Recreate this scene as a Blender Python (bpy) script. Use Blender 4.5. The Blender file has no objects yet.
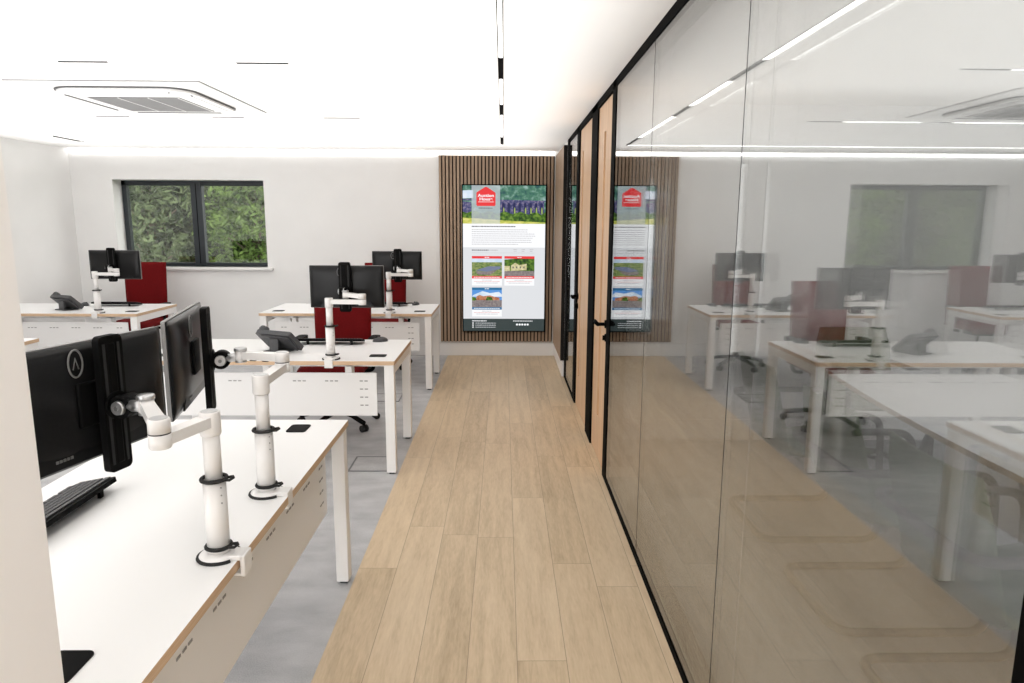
import bpy, bmesh, math, random
from mathutils import Vector, Matrix
random.seed(7)
R = math.radians
PI = math.pi
sc = bpy.context.scene
col = sc.collection

# ------------------------------------------------------------------ camera
F_PX = 687.0
CX, CY = 512.0, 341.5
V_DEPTH = (503.5, 222.5)          # where the corridor's long lines meet
V_DOWN = (490.0, 4300.0)          # where the verticals meet
F_PX = math.sqrt(-((V_DEPTH[0]-CX)*(V_DOWN[0]-CX) + (V_DEPTH[1]-CY)*(V_DOWN[1]-CY)))
dy = Vector((V_DEPTH[0]-CX, -(V_DEPTH[1]-CY), -F_PX)).normalized()
dz = -Vector((V_DOWN[0]-CX, -(V_DOWN[1]-CY), -F_PX)).normalized()
dx = dy.cross(dz).normalized()
camd = bpy.data.cameras.new('camera')
cam = bpy.data.objects.new('camera', camd)
col.objects.link(cam)
camd.sensor_fit = 'HORIZONTAL'
camd.sensor_width = 36.0
camd.lens = F_PX * 36.0 / 1024.0
camd.clip_start = 0.02
cam.matrix_world = Matrix.Translation((0, 0, 1.57)) @ Matrix((dx, dy, dz)).to_4x4()
sc.camera = cam

# ------------------------------------------------------------------ world, exposure, render limits
w = bpy.data.worlds.new('world'); sc.world = w; w.use_nodes = True
bg = w.node_tree.nodes['Background']
bg.inputs[0].default_value = (1.0, 0.99, 0.985, 1)
bg.inputs[1].default_value = 3.6
sc.view_settings.view_transform = 'Standard'
sc.view_settings.look = 'None'
sc.view_settings.exposure = 0.3
sc.view_settings.gamma = 1
sc.view_settings.use_curve_mapping = False
cy = sc.cycles
cy.max_bounces = 14; cy.diffuse_bounces = 6; cy.glossy_bounces = 6; cy.transparent_max_bounces = 24
cy.transmission_bounces = 6; cy.sample_clamp_indirect = 8; cy.caustics_reflective = False; cy.caustics_refractive = False
cy.use_denoising = True

CEIL = 2.37
YB = 8.08       # far wall
XL = -4.93      # left wall
XR = 4.3        # right wall of the meeting rooms
YN = -3.2       # wall behind the camera
XP = 0.627      # corridor face of the glazed partition

def area(name, loc, rot, sx, sy, power, color=(1, 1, 1), portal=False):
    d = bpy.data.lights.new(name, 'AREA'); d.shape = 'RECTANGLE'; d.size = sx; d.size_y = sy
    d.energy = power; d.color = color
    o = bpy.data.objects.new(name, d); col.objects.link(o); o.location = loc; o.rotation_euler = rot
    if portal: d.cycles.is_portal = True
    else: d.spread = R(125)
    return o
area('daylight_portal', (-0.3, YN+0.02, 1.2), (R(-90), 0, 0), 8.6, 2.0, 1, portal=True)  # portals over the unseen windows added to light the room
area('daylight_portal', (XL-0.02, -1.0, 1.3), (0, R(-90), 0), 1.5, 3.2, 1, portal=True)

area('ceiling_fill_light', (-2.15, 3.6, 1.95), (R(180), 0, 0), 5.3, 8.4, 112, (1, .993, .985))  # added fill aimed up at the ceiling; the room has no such fixture
area('ceiling_fill_light', (-2.15, -1.6, 1.95), (R(180), 0, 0), 4.6, 2.0, 30, (1, .993, .985))  # same added fill for the ceiling behind the camera
area('meeting_room_fill_light', (2.6, 1.9, 2.0), (R(180), 0, 0), 2.6, 5.0, 21, (1, .993, .985))  # added fill that brightens the meeting room, not a fixture
# ------------------------------------------------------------------ materials
MATS = {}
def mat(name, color=(.8, .8, .8), rough=.5, metal=0., spec=.5, coat=0., emit=None, estr=0.):
    if name in MATS: return MATS[name]
    m = bpy.data.materials.new(name); m.use_nodes = True
    b = m.node_tree.nodes['Principled BSDF']
    b.inputs['Base Color'].default_value = (*color, 1)
    b.inputs['Roughness'].default_value = rough
    b.inputs['Metallic'].default_value = metal
    b.inputs['Specular IOR Level'].default_value = spec
    b.inputs['Coat Weight'].default_value = coat
    if emit:
        b.inputs['Emission Color'].default_value = (*emit, 1)
        b.inputs['Emission Strength'].default_value = estr
    MATS[name] = m
    return m
def nt(m): return m.node_tree.nodes, m.node_tree.links, m.node_tree.nodes['Principled BSDF']
def math_n(N, L, op, a, b=None, c=None):
    n = N.new('ShaderNodeMath'); n.operation = op
    for i, v in enumerate((a, b, c)):
        if v is None: continue
        if isinstance(v, (int, float)): n.inputs[i].default_value = v
        else: L.new(v, n.inputs[i])
    return n.outputs[0]
def noisy(name, c1, c2, scale=8, rough=.6, stretch=(1, 1, 1), bump=0., detail=4, metal=0, spec=.5, lo=.3, hi=.7):
    m = mat(name, c1, rough, metal, spec); N, L, b = nt(m)
    tc = N.new('ShaderNodeTexCoord'); mp = N.new('ShaderNodeMapping'); mp.inputs['Scale'].default_value = stretch
    L.new(tc.outputs['Object'], mp.inputs[0])
    nz = N.new('ShaderNodeTexNoise'); nz.inputs['Scale'].default_value = scale; nz.inputs['Detail'].default_value = detail
    L.new(mp.outputs[0], nz.inputs[0])
    cr = N.new('ShaderNodeValToRGB'); cr.color_ramp.elements[0].position = lo; cr.color_ramp.elements[1].position = hi
    cr.color_ramp.elements[0].color = (*c1, 1); cr.color_ramp.elements[1].color = (*c2, 1)
    L.new(nz.outputs[0], cr.inputs[0]); L.new(cr.outputs[0], b.inputs['Base Color'])
    if bump:
        bp = N.new('ShaderNodeBump'); bp.inputs['Strength'].default_value = bump; bp.inputs['Distance'].default_value = .003
        L.new(nz.outputs[0], bp.inputs['Height']); L.new(bp.outputs[0], b.inputs['Normal'])
    return m

WALL = noisy('wall_paint', (.80, .795, .785), (.83, .825, .815), 3, .75, bump=.0)
CEILM = noisy('ceiling_paint', (.93, .92, .905), (.94, .93, .915), 2, .8)
PILM = noisy('pilaster_paint', (.86, .835, .815), (.88, .855, .835), 3, .7)
SKIRT = mat('skirting_paint', (.80, .79, .78), .4)
WHITE = mat('white_laminate', (.86, .86, .855), .35)
WMETAL = mat('white_powder_coat', (.85, .84, .83), .4)
ARMW = mat('white_arm_enamel', (.82, .805, .79), .28, coat=.3)
BLACK = mat('black_plastic', (.0025, .0025, .0025), .6, spec=.08)
BLACKM = mat('black_powder_coat', (.002, .002, .002), .7, spec=.03)
RUBBER = mat('black_rubber', (.01, .01, .01), .8)
DGREY = noisy('phone_plastic', (.045, .045, .048), (.055, .055, .058), 60, .5)
MONB = noisy('monitor_back_plastic', (.006, .006, .0063), (.008, .008, .0083), 120, .28, bump=.05, spec=.22)
MONE = mat('monitor_edge_silver', (.22, .215, .21), .4, .3)
SCREEN = mat('dark_lcd_screen', (.01, .01, .012), .12)
SILVER = mat('brushed_silver', (.55, .55, .55), .32, .9)
GREYM = mat('emblem_grey', (.22, .22, .22), .3, .6)
CHROME = mat('grey_tube', (.10, .095, .09), .5, .2)
ANTH = mat('anthracite_frame', (.018, .024, .03), .4)
RED = noisy('red_fabric', (.115, .0008, .0015), (.15, .0015, .003), 90, .85, bump=.15, spec=.2)
GREEN = noisy('grey_green_fabric', (.11, .15, .085), (.15, .19, .115), 90, .85, bump=.15)
PLY = noisy('birch_ply_edge', (.56, .37, .22), (.68, .49, .33), 4, .5, (3, 3, 60))
OAK = noisy('oak_door_veneer', (.52, .33, .19), (.68, .47, .30), 5, .45, (6, 6, .35), detail=6)
SLAT = noisy('slat_oak', (.30, .205, .135), (.44, .32, .225), 7, .55, (8, 8, .3), detail=6)
FELT = mat('black_felt', (.008, .006, .005), .95)
GRILLE = mat('grille_grey', (.16, .16, .16), .6)
DARKSLIT = mat('dark_slit', (.10, .10, .10), .7)
ACW = mat('ac_white_plastic', (.90, .90, .895), .45)
LED = mat('led_diffuser', (.9, .9, .9), .5, emit=(1.0, .98, .95), estr=5)
COVE = mat('cove_led', (.9, .9, .9), .5, emit=(1.0, .99, .97), estr=3.2)
SOCK = mat('slot_dark', (.32, .31, .30), .7)

# oak plank floor
def make_planks():
    m = mat('oak_planks', (.5, .4, .3), .42, spec=.4); N, L, b = nt(m)
    tc = N.new('ShaderNodeTexCoord'); sp = N.new('ShaderNodeSeparateXYZ'); L.new(tc.outputs['Object'], sp.inputs[0])
    X, Y = sp.outputs[0], sp.outputs[1]
    u = math_n(N, L, 'DIVIDE', math_n(N, L, 'ADD', X, 0.665 + 1.8), .18)
    row = math_n(N, L, 'FLOOR', u)
    wn = N.new('ShaderNodeTexWhiteNoise'); wn.noise_dimensions = '1D'; L.new(row, wn.inputs['W'])
    v = math_n(N, L, 'ADD', math_n(N, L, 'DIVIDE', Y, 1.5), math_n(N, L, 'MULTIPLY', wn.outputs['Value'], 7.3))
    cell = math_n(N, L, 'FLOOR', v)
    cmb = N.new('ShaderNodeCombineXYZ'); L.new(row, cmb.inputs[0]); L.new(cell, cmb.inputs[1])
    wn2 = N.new('ShaderNodeTexWhiteNoise'); wn2.noise_dimensions = '2D'; L.new(cmb.outputs[0], wn2.inputs['Vector'])
    # grain, stretched along the plank and shifted per plank
    sh = N.new('ShaderNodeVectorMath'); sh.operation = 'MULTIPLY_ADD'
    L.new(tc.outputs['Object'], sh.inputs[0]); sh.inputs[1].default_value = (9, 1.1, 1)
    sc3 = N.new('ShaderNodeVectorMath'); sc3.operation = 'SCALE'; sc3.inputs['Scale'].default_value = 30
    L.new(wn2.outputs['Color'], sc3.inputs[0]); L.new(sc3.outputs[0], sh.inputs[2])
    n1 = N.new('ShaderNodeTexNoise'); n1.inputs['Scale'].default_value = 1.6; n1.inputs['Detail'].default_value = 8; n1.inputs['Roughness'].default_value = .62
    n1.inputs['Distortion'].default_value = .9
    L.new(sh.outputs[0], n1.inputs[0])
    wv = N.new('ShaderNodeTexWave'); wv.inputs['Scale'].default_value = .55; wv.inputs['Distortion'].default_value = 7; wv.inputs['Detail'].default_value = 3
    wv.inputs['Detail Scale'].default_value = .8
    L.new(sh.outputs[0], wv.inputs[0])
    g = math_n(N, L, 'ADD', math_n(N, L, 'MULTIPLY', n1.outputs[0], .75), math_n(N, L, 'MULTIPLY', wv.outputs['Fac'], .06))
    n3 = N.new('ShaderNodeTexNoise'); n3.inputs['Scale'].default_value = 14; n3.inputs['Detail'].default_value = 5; n3.inputs['Distortion'].default_value = .4
    L.new(sh.outputs[0], n3.inputs[0])
    g = math_n(N, L, 'ADD', g, math_n(N, L, 'MULTIPLY', math_n(N, L, 'SUBTRACT', n3.outputs[0], .5), .42))
    g = math_n(N, L, 'ADD', g, math_n(N, L, 'MULTIPLY', wn2.outputs['Value'], .20))
    cr = N.new('ShaderNodeValToRGB'); e = cr.color_ramp.elements
    e[0].position = .22; e[0].color = (.43, .32, .195, 1); e[1].position = .85; e[1].color = (.73, .585, .405, 1)
    k = e.new(.52); k.color = (.61, .47, .31, 1)
    L.new(g, cr.inputs[0])
    fu = math_n(N, L, 'FRACT', u); fv = math_n(N, L, 'FRACT', v)
    du = math_n(N, L, 'MULTIPLY', math_n(N, L, 'MINIMUM', fu, math_n(N, L, 'SUBTRACT', 1, fu)), .18)
    dv = math_n(N, L, 'MULTIPLY', math_n(N, L, 'MINIMUM', fv, math_n(N, L, 'SUBTRACT', 1, fv)), 1.5)
    seam = math_n(N, L, 'LESS_THAN', math_n(N, L, 'MINIMUM', du, dv), .0013)
    mx = N.new('ShaderNodeMix'); mx.data_type = 'RGBA'
    L.new(math_n(N, L, 'MULTIPLY', seam, .6), mx.inputs['Factor']); L.new(cr.outputs[0], mx.inputs['A']); mx.inputs['B'].default_value = (.16, .11, .07, 1)
    L.new(mx.outputs['Result'], b.inputs['Base Color'])
    return m
PLANK = make_planks()

def make_carpet():
    m = mat('grey_carpet', (.3, .3, .3), .95, spec=.1); N, L, b = nt(m)
    tc = N.new('ShaderNodeTexCoord')
    n1 = N.new('ShaderNodeTexNoise'); n1.inputs['Scale'].default_value = 260; n1.inputs['Detail'].default_value = 3
    mp = N.new('ShaderNodeMapping'); mp.inputs['Scale'].default_value = (1.5, 2.6, 1); L.new(tc.outputs['Object'], mp.inputs[0])
    n2 = N.new('ShaderNodeTexNoise'); n2.inputs['Scale'].default_value = 3.2; n2.inputs['Detail'].default_value = 5
    L.new(tc.outputs['Object'], n1.inputs[0]); L.new(mp.outputs[0], n2.inputs[0])
    g = math_n(N, L, 'ADD', math_n(N, L, 'MULTIPLY', n1.outputs[0], .55), math_n(N, L, 'MULTIPLY', n2.outputs[0], .38))
    sp = N.new('ShaderNodeSeparateXYZ'); L.new(tc.outputs['Object'], sp.inputs[0])
    tx = math_n(N, L, 'FLOOR', math_n(N, L, 'DIVIDE', math_n(N, L, 'ADD', sp.outputs[0], .66), .5))
    ty = math_n(N, L, 'FLOOR', math_n(N, L, 'DIVIDE', sp.outputs[1], .5))
    cb = N.new('ShaderNodeCombineXYZ'); L.new(tx, cb.inputs[0]); L.new(ty, cb.inputs[1])
    wn = N.new('ShaderNodeTexWhiteNoise'); wn.noise_dimensions = '2D'; L.new(cb.outputs[0], wn.inputs['Vector'])
    g = math_n(N, L, 'ADD', g, math_n(N, L, 'MULTIPLY', wn.outputs['Value'], .04))
    cr = N.new('ShaderNodeValToRGB'); e = cr.color_ramp.elements
    e[0].position = .28; e[0].color = (.30, .30, .31, 1); e[1].position = .72; e[1].color = (.67, .67, .675, 1)
    L.new(g, cr.inputs[0]); L.new(cr.outputs[0], b.inputs['Base Color'])
    bp = N.new('ShaderNodeBump'); bp.inputs['Strength'].default_value = .4; bp.inputs['Distance'].default_value = .003
    L.new(n1.outputs[0], bp.inputs['Height']); L.new(bp.outputs[0], b.inputs['Normal'])
    return m
CARPET = make_carpet()

def make_glass(name, tint, f0):
    """clear pane: Fresnel mirror over plain see-through (the same for every kind of ray)"""
    m = bpy.data.materials.new(name); m.use_nodes = True
    N, L = m.node_tree.nodes, m.node_tree.links; N.clear()
    out = N.new('ShaderNodeOutputMaterial'); mix = N.new('ShaderNodeMixShader')
    tr = N.new('ShaderNodeBsdfTransparent'); tr.inputs[0].default_value = (*tint, 1)
    gl = N.new('ShaderNodeBsdfGlossy'); gl.inputs['Roughness'].default_value = 0; gl.inputs['Color'].default_value = (.95, .96, .955, 1)
    ge = N.new('ShaderNodeNewGeometry'); dt = N.new('ShaderNodeVectorMath'); dt.operation = 'DOT_PRODUCT'
    L.new(ge.outputs['Normal'], dt.inputs[0]); L.new(ge.outputs['Incoming'], dt.inputs[1])
    c = math_n(N, L, 'ABSOLUTE', dt.outputs['Value'])
    p = math_n(N, L, 'POWER', math_n(N, L, 'SUBTRACT', 1, c), 5)
    fr = math_n(N, L, 'MULTIPLY_ADD', p, 1 - f0, f0)
    L.new(fr, mix.inputs[0]); L.new(tr.outputs[0], mix.inputs[1]); L.new(gl.outputs[0], mix.inputs[2]); L.new(mix.outputs[0], out.inputs[0])
    return m
GLASS = make_glass('partition_glass', (.88, .885, .885), .15)
WGLASS = make_glass('window_glass', (.95, .96, .95), .05)

# ------------------------------------------------------------------ mesh helpers
class MB:
    def __init__(s): s.bm = bmesh.new(); s.mats = []; s.smooth = []
    def mi(s, m):
        if m not in s.mats: s.mats.append(m)
        return s.mats.index(m)
    def _mark(s, geom_faces, m, smooth=False):
        i = s.mi(m)
        for f in geom_faces: f.material_index = i; f.smooth = smooth
    def box(s, x0, x1, y0, y1, z0, z1, m, bev=0., M=None):
        vs = [s.bm.verts.new(p) for p in ((x0,y0,z0),(x1,y0,z0),(x1,y1,z0),(x0,y1,z0),(x0,y0,z1),(x1,y0,z1),(x1,y1,z1),(x0,y1,z1))]
        fs = [s.bm.faces.new([vs[i] for i in q]) for q in ((3,2,1,0),(4,5,6,7),(0,1,5,4),(1,2,6,5),(2,3,7,6),(3,0,4,7))]
        s._mark(fs, m)
        allv = set(vs)
        if bev > 0:
            es = list({e for f in fs for e in f.edges})
            r = bmesh.ops.bevel(s.bm, geom=es, offset=bev, segments=2, profile=.5, affect='EDGES', clamp_overlap=True)
            allv = {v for v in set(r['verts']) | {v for f in r['faces'] for v in f.verts} if v.is_valid} | {v for v in vs if v.is_valid}
            s._mark(r['faces'], m, True)
            for v in list(allv):
                for f in v.link_faces: f.material_index = s.mi(m)
        if M is not None:
            bmesh.ops.transform(s.bm, matrix=M, verts=list(allv))
        return s
    def cyl(s, p0, p1, r0, m, r1=None, n=24, cap=True):
        r1 = r0 if r1 is None else r1
        p0, p1 = Vector(p0), Vector(p1); d = (p1-p0).normalized()
        a = d.orthogonal().normalized(); b = d.cross(a)
        A = [s.bm.verts.new(p0 + (a*math.cos(t)+b*math.sin(t))*r0) for t in (2*PI*i/n for i in range(n))]
        B = [s.bm.verts.new(p1 + (a*math.cos(t)+b*math.sin(t))*r1) for t in (2*PI*i/n for i in range(n))]
        fs = [s.bm.faces.new((A[i], A[(i+1)%n], B[(i+1)%n], B[i])) for i in range(n)]
        s._mark(fs, m, True)
        if cap: s._mark([s.bm.faces.new(A[::-1]), s.bm.faces.new(B)], m)
        return s
    def lathe(s, o, prof, m, n=32):
        o = Vector(o); rings = []
        for r, z in prof:
            if r <= 1e-6: rings.append([s.bm.verts.new(o + Vector((0, 0, z)))])
            else: rings.append([s.bm.verts.new(o + Vector((r*math.cos(2*PI*i/n), r*math.sin(2*PI*i/n), z))) for i in range(n)])
        fs = []
        for A, B in zip(rings, rings[1:]):
            for i in range(n):
                j = (i+1) % n
                if len(A) == 1 and len(B) == 1: continue
                if len(A) == 1: fs.append(s.bm.faces.new((A[0], B[j], B[i])))
                elif len(B) == 1: fs.append(s.bm.faces.new((A[i], A[j], B[0])))
                else: fs.append(s.bm.faces.new((A[i], A[j], B[j], B[i])))
        s._mark(fs, m, True)
        return s
    def prism(s, pts, z0, z1, m, M=None, side=None):
        """polygon in XY extruded in Z; side = material for the rim"""
        A = [s.bm.verts.new((x, y, z0)) for x, y in pts]; B = [s.bm.verts.new((x, y, z1)) for x, y in pts]
        n = len(pts)
        s._mark([s.bm.faces.new(A[::-1]), s.bm.faces.new(B)], m)
        s._mark([s.bm.faces.new((A[i], A[(i+1)%n], B[(i+1)%n], B[i])) for i in range(n)], side or m)
        if M is not None: bmesh.ops.transform(s.bm, matrix=M, verts=A+B)
        return s
    def tube(s, path, r, m, n=10, closed=False, fillet=0., seg=6):
        P = [Vector(p) for p in path]
        if fillet > 0:
            Q = []
            for i, p in enumerate(P):
                if not closed and i in (0, len(P)-1): Q.append(p); continue
                a, b = P[i-1], P[(i+1) % len(P)]
                da, db = (a-p), (b-p); k = min(fillet, da.length*.48, db.length*.48)
                s0, s1 = p+da.normalized()*k, p+db.normalized()*k
                for t in range(seg+1):
                    u = t/seg; Q.append(s0*(1-u)**2 + p*2*u*(1-u) + s1*u*u)
            P = Q
        k = len(P); rings = []; prev = None
        for i, p in enumerate(P):
            t = (P[(i+1) % k]-P[i-1]) if closed or 0 < i < k-1 else (P[1]-P[0] if i == 0 else P[-1]-P[-2])
            t.normalize()
            if prev is None: a = t.orthogonal().normalized()
            else: a = (prev - t*prev.dot(t)).normalized()
            prev = a; b = t.cross(a)
            rings.append([s.bm.verts.new(p + (a*math.cos(2*PI*j/n)+b*math.sin(2*PI*j/n))*r) for j in range(n)])
        fs = []
        for i in range(k if closed else k-1):
            A, B = rings[i], rings[(i+1) % k]
            off = 0
            if closed and i == k-1:
                off = min(range(n), key=lambda o: (A[0].co-B[o].co).length)
            for j in range(n): fs.append(s.bm.faces.new((A[j], A[(j+1)%n], B[(j+1+off)%n], B[(j+off)%n])))
        if not closed: fs += [s.bm.faces.new(rings[0][::-1]), s.bm.faces.new(rings[-1])]
        s._mark(fs, m, True)
        return s
    def grid(s, fn, nu, nv, thick, m, smooth=True):
        """padded sheet: fn(u,v)->(point, normal)"""
        T = [[None]*(nv+1) for _ in range(nu+1)]; Bt = [[None]*(nv+1) for _ in range(nu+1)]
        for i in range(nu+1):
            for j in range(nv+1):
                u, v = i/nu, j/nv
                p, nn = fn(u, v)
                eu = min(u, 1-u)*nu; ev = min(v, 1-v)*nv
                th = thick*(.35 + .65*min(1, eu/1.5, ev/1.5))
                T[i][j] = s.bm.verts.new(p+nn*th/2); Bt[i][j] = s.bm.verts.new(p-nn*th/2)
        fs = []
        for i in range(nu):
            for j in range(nv):
                fs.append(s.bm.faces.new((T[i][j], T[i+1][j], T[i+1][j+1], T[i][j+1])))
                fs.append(s.bm.faces.new((Bt[i][j+1], Bt[i+1][j+1], Bt[i+1][j], Bt[i][j])))
        for i in range(nu):
            fs.append(s.bm.faces.new((Bt[i][0], Bt[i+1][0], T[i+1][0], T[i][0])))
            fs.append(s.bm.faces.new((T[i][nv], T[i+1][nv], Bt[i+1][nv], Bt[i][nv])))
        for j in range(nv):
            fs.append(s.bm.faces.new((T[0][j], T[0][j+1], Bt[0][j+1], Bt[0][j])))
            fs.append(s.bm.faces.new((Bt[nu][j], Bt[nu][j+1], T[nu][j+1], T[nu][j])))
        s._mark(fs, m, smooth)
        return s
    def build(s, name, parent=None, loc=None, rotz=0):
        bmesh.ops.recalc_face_normals(s.bm, faces=s.bm.faces)
        me = bpy.data.meshes.new(name); s.bm.to_mesh(me); s.bm.free()
        for m in s.mats: me.materials.append(m)
        o = bpy.data.objects.new(name, me); col.objects.link(o)
        if parent: o.parent = parent
        if loc: o.location = loc
        if rotz: o.rotation_euler = (0, 0, rotz)
        return o

def thing(name, label, cat, loc=(0, 0, 0), rotz=0, group=None):
    o = bpy.data.objects.new(name, None); col.objects.link(o); o.empty_display_size = .1
    o.location = loc; o.rotation_euler = (0, 0, rotz); o['label'] = label; o['category'] = cat
    if group: o['group'] = group
    return o
def tag(o, label, cat, group=None):
    o['label'] = label; o['category'] = cat
    if group: o['group'] = group
    return o
def struct(o): o['kind'] = 'structure'; return o
def dup(root, loc, rotz=0, label=None):
    r = root.copy(); col.objects.link(r); r.location = loc; r.rotation_euler = (0, 0, rotz)
    if label: r['label'] = label
    for ch in list(root.children):
        c = ch.copy(); col.objects.link(c); c.parent = r
        for g in ch.children:
            d = g.copy(); col.objects.link(d); d.parent = c
    return r
def rrect(x0, x1, y0, y1, r, n=5):
    pts = []
    for cx_, cy_, a0 in ((x1-r, y1-r, 0), (x0+r, y1-r, 90), (x0+r, y0+r, 180), (x1-r, y0+r, 270)):
        for k in range(n+1):
            a = R(a0+90*k/n); pts.append((cx_+r*math.cos(a), cy_+r*math.sin(a)))
    return pts

# ================================================================== ROOM SHELL
T = .2
struct(MB().box(-.66, XP+.02, YN, YB+.1, -.12, 0, PLANK).build('floor'))
struct(MB().box(XL-T, -.66, YN, YB+.1, -.12, 0, CARPET).build('floor_carpet'))
struct(MB().box(XP+.02, XR+T, YN, YB+.1, -.12, 0, noisy('pale_carpet', (.40, .40, .41), (.50, .50, .50), 60, .95)).build('floor_meeting_room'))
struct(MB().box(XL-T, XR+T, YN-T, YB+.1, CEIL, CEIL+.15, CEILM).build('ceiling'))
# far wall with the window opening
WX0, WX1, WZ0, WZ1 = -4.465, -2.75, 1.04, 2.03
b = MB()
b.box(XL-T, WX0, YB, YB+.3, -.1, CEIL+.1, WALL).box(WX1, XR+T, YB, YB+.3, -.1, CEIL+.1, WALL)
b.box(WX0, WX1, YB, YB+.3, -.1, WZ0, WALL).box(WX0, WX1, YB, YB+.3, WZ1, CEIL+.1, WALL)
struct(b.build('wall_back'))
# left wall, with an unseen window bay added beside the camera to let daylight in
b = MB()
b.box(XL-T, XL, .6, YB, -.1, CEIL+.1, WALL).box(XL-T, XL, YN, -2.6, -.1, CEIL+.1, WALL)
b.box(XL-T, XL, -2.6, .6, -.1, .55, WALL).box(XL-T, XL, -2.6, .6, 2.05, CEIL+.1, WALL)
struct(b.build('wall_left'))
struct(MB().box(XR, XR+T, YN, YB, -.1, CEIL+.1, WALL).build('wall_right'))
b = MB()
b.box(XL-T, -4.6, YN-T, YN, -.1, CEIL+.1, WALL).box(4.0, XR+T, YN-T, YN, -.1, CEIL+.1, WALL)
b.box(-4.6, 4.0, YN-T, YN, -.1, .2, WALL).box(-4.6, 4.0, YN-T, YN, 2.2, CEIL+.1, WALL)
struct(b.build('wall_front'))  # wide unseen window opening added here to let in world light
# pilaster beside the camera
struct(MB().box(-1.15, -.632, .45, .9, 0, CEIL, PILM).build('wall_pilaster'))
# wall that closes the corridor past the end of the glazing, and between the meeting rooms
struct(MB().box(XP, XP+.10, YN, .70, 0, CEIL, WALL).build('wall_corridor'))
struct(MB().box(XP+.131, XR, 4.86, 4.98, 0, CEIL, WALL).build('wall_divider'))
struct(MB().box(XP, XP+.1, 6.935, YB, 0, CEIL, WALL).build('wall_return'))
# skirtings
def skirt(name, x0, x1, y0, y1):
    b = MB(); b.box(x0, x1, y0, y1, 0, .155, SKIRT, .004)
    struct(b.build(name))
skirt('baseboard_back', XL, XP-.002, YB-.018, YB)
skirt('baseboard_left', XL, XL+.018, .6, YB-.018)
skirt('baseboard_return', XP-.02, XP, 6.94, YB-.018)
skirt('baseboard_divider', XP+.12, XR, 4.84, 4.86)

# window at the far wall
yf = YB+.18
b = MB()
fr = .055
b.box(WX0, WX1, yf, yf+.07, WZ0, WZ0+.04, ANTH, .004).box(WX0, WX1, yf, yf+.07, WZ1-fr, WZ1, ANTH, .004)
b.box(WX0, WX0+fr, yf, yf+.07, WZ0, WZ1, ANTH, .004).box(WX1-fr, WX1, yf, yf+.07, WZ0, WZ1, ANTH, .004)
MX = -3.60
b.box(MX-.065, MX+.065, yf-.01, yf+.07, WZ0, WZ1, ANTH, .006)
b.box(MX-.004, MX+.004, yf-.013, yf-.009, WZ0+.03, WZ1-.03, BLACKM)
wf = struct(b.build('window_1'))
for i, (x0, x1) in enumerate(((WX0+fr, MX-.065), (MX+.065, WX1-fr))):
    MB().box(x0, x1, yf+.03, yf+.036, WZ0+.04, WZ1-fr, WGLASS).build('window_pane', wf)
b = MB(); b.box(WX0-.03, WX1+.07, YB-.05, YB+.18, WZ0-.035, WZ0, SKIRT, .006)
b.build('window_sill', wf)
# frames of the unseen windows, added to bring in daylight
b = MB()
for y in (-2.6, -1.53, -.47, .56): b.box(XL-.1, XL-.05, y, y+.04, .55, 2.05, ANTH)
b.box(XL-.1, XL-.05, -2.6, .6, .55, .59, ANTH).box(XL-.1, XL-.05, -2.6, .6, 2.01, 2.05, ANTH)
struct(b.build('added_window_2'))
b = MB()
for x in (-4.6, -2.4, -.2, 2.0, 3.96): b.box(x, x+.04, YN-.12, YN-.07, .2, 2.2, ANTH)
b.box(-4.6, 4, YN-.12, YN-.07, .2, .24, ANTH).box(-4.6, 4, YN-.12, YN-.07, 2.16, 2.2, ANTH)
struct(b.build('added_window_3'))

# ================================================================== PARTITION
part = thing('glazed_partition', 'long frameless glass partition in slim black frame along the timber corridor', 'glass partition', (XP, 0, 0))
PX = .10   # frame depth
Y_END, Y_D2a, Y_D2b, Y_D1a, Y_D1b, Y_G, Y_F = .755, 4.13, 4.76, 5.06, 5.88, 6.74, 6.93
b = MB()
def post(y0, y1, z1=CEIL): b.box(0, PX, y0, y1, 0, z1, BLACKM, .002)
post(Y_END-.05, Y_END); post(Y_D2a-.13, Y_D2a); post(Y_D2b, Y_D1a); post(Y_D1b, Y_D1b+.17); post(Y_G, Y_F)
b.box(0, PX, Y_END, Y_F, CEIL-.048, CEIL, BLACKM, .002)
b.box(0, PX, Y_END, Y_D2a-.12, 0, .036, BLACKM, .002)
b.box(0, PX, Y_D1b+.17, Y_G, 0, .036, BLACKM, .002)
b.build('frame', part)
J = (Y_END, 1.87, 3.02, Y_D2a-.13)
for xg in (.009, .080):
    for y0, y1 in zip(J, J[1:]):
        MB().box(xg-.005, xg+.005, y0, y1, .036, CEIL-.048, GLASS).build('glass_pane', part)
    for y in J[1:-1]:
        MB().box(xg-.0056, xg-.005, y-.0016, y+.0016, .036, CEIL-.048, BLACKM if xg < .05 else mat('faint_joint_grey', (.35, .34, .33), .6)).build('joint_strip', part)  # rear joints painted opaque grey to look faint through the glass
    MB().box(xg-.005, xg+.005, Y_D1b+.172, Y_G-.002, .036, CEIL-.048, GLASS).build('glass_pane', part)

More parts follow.
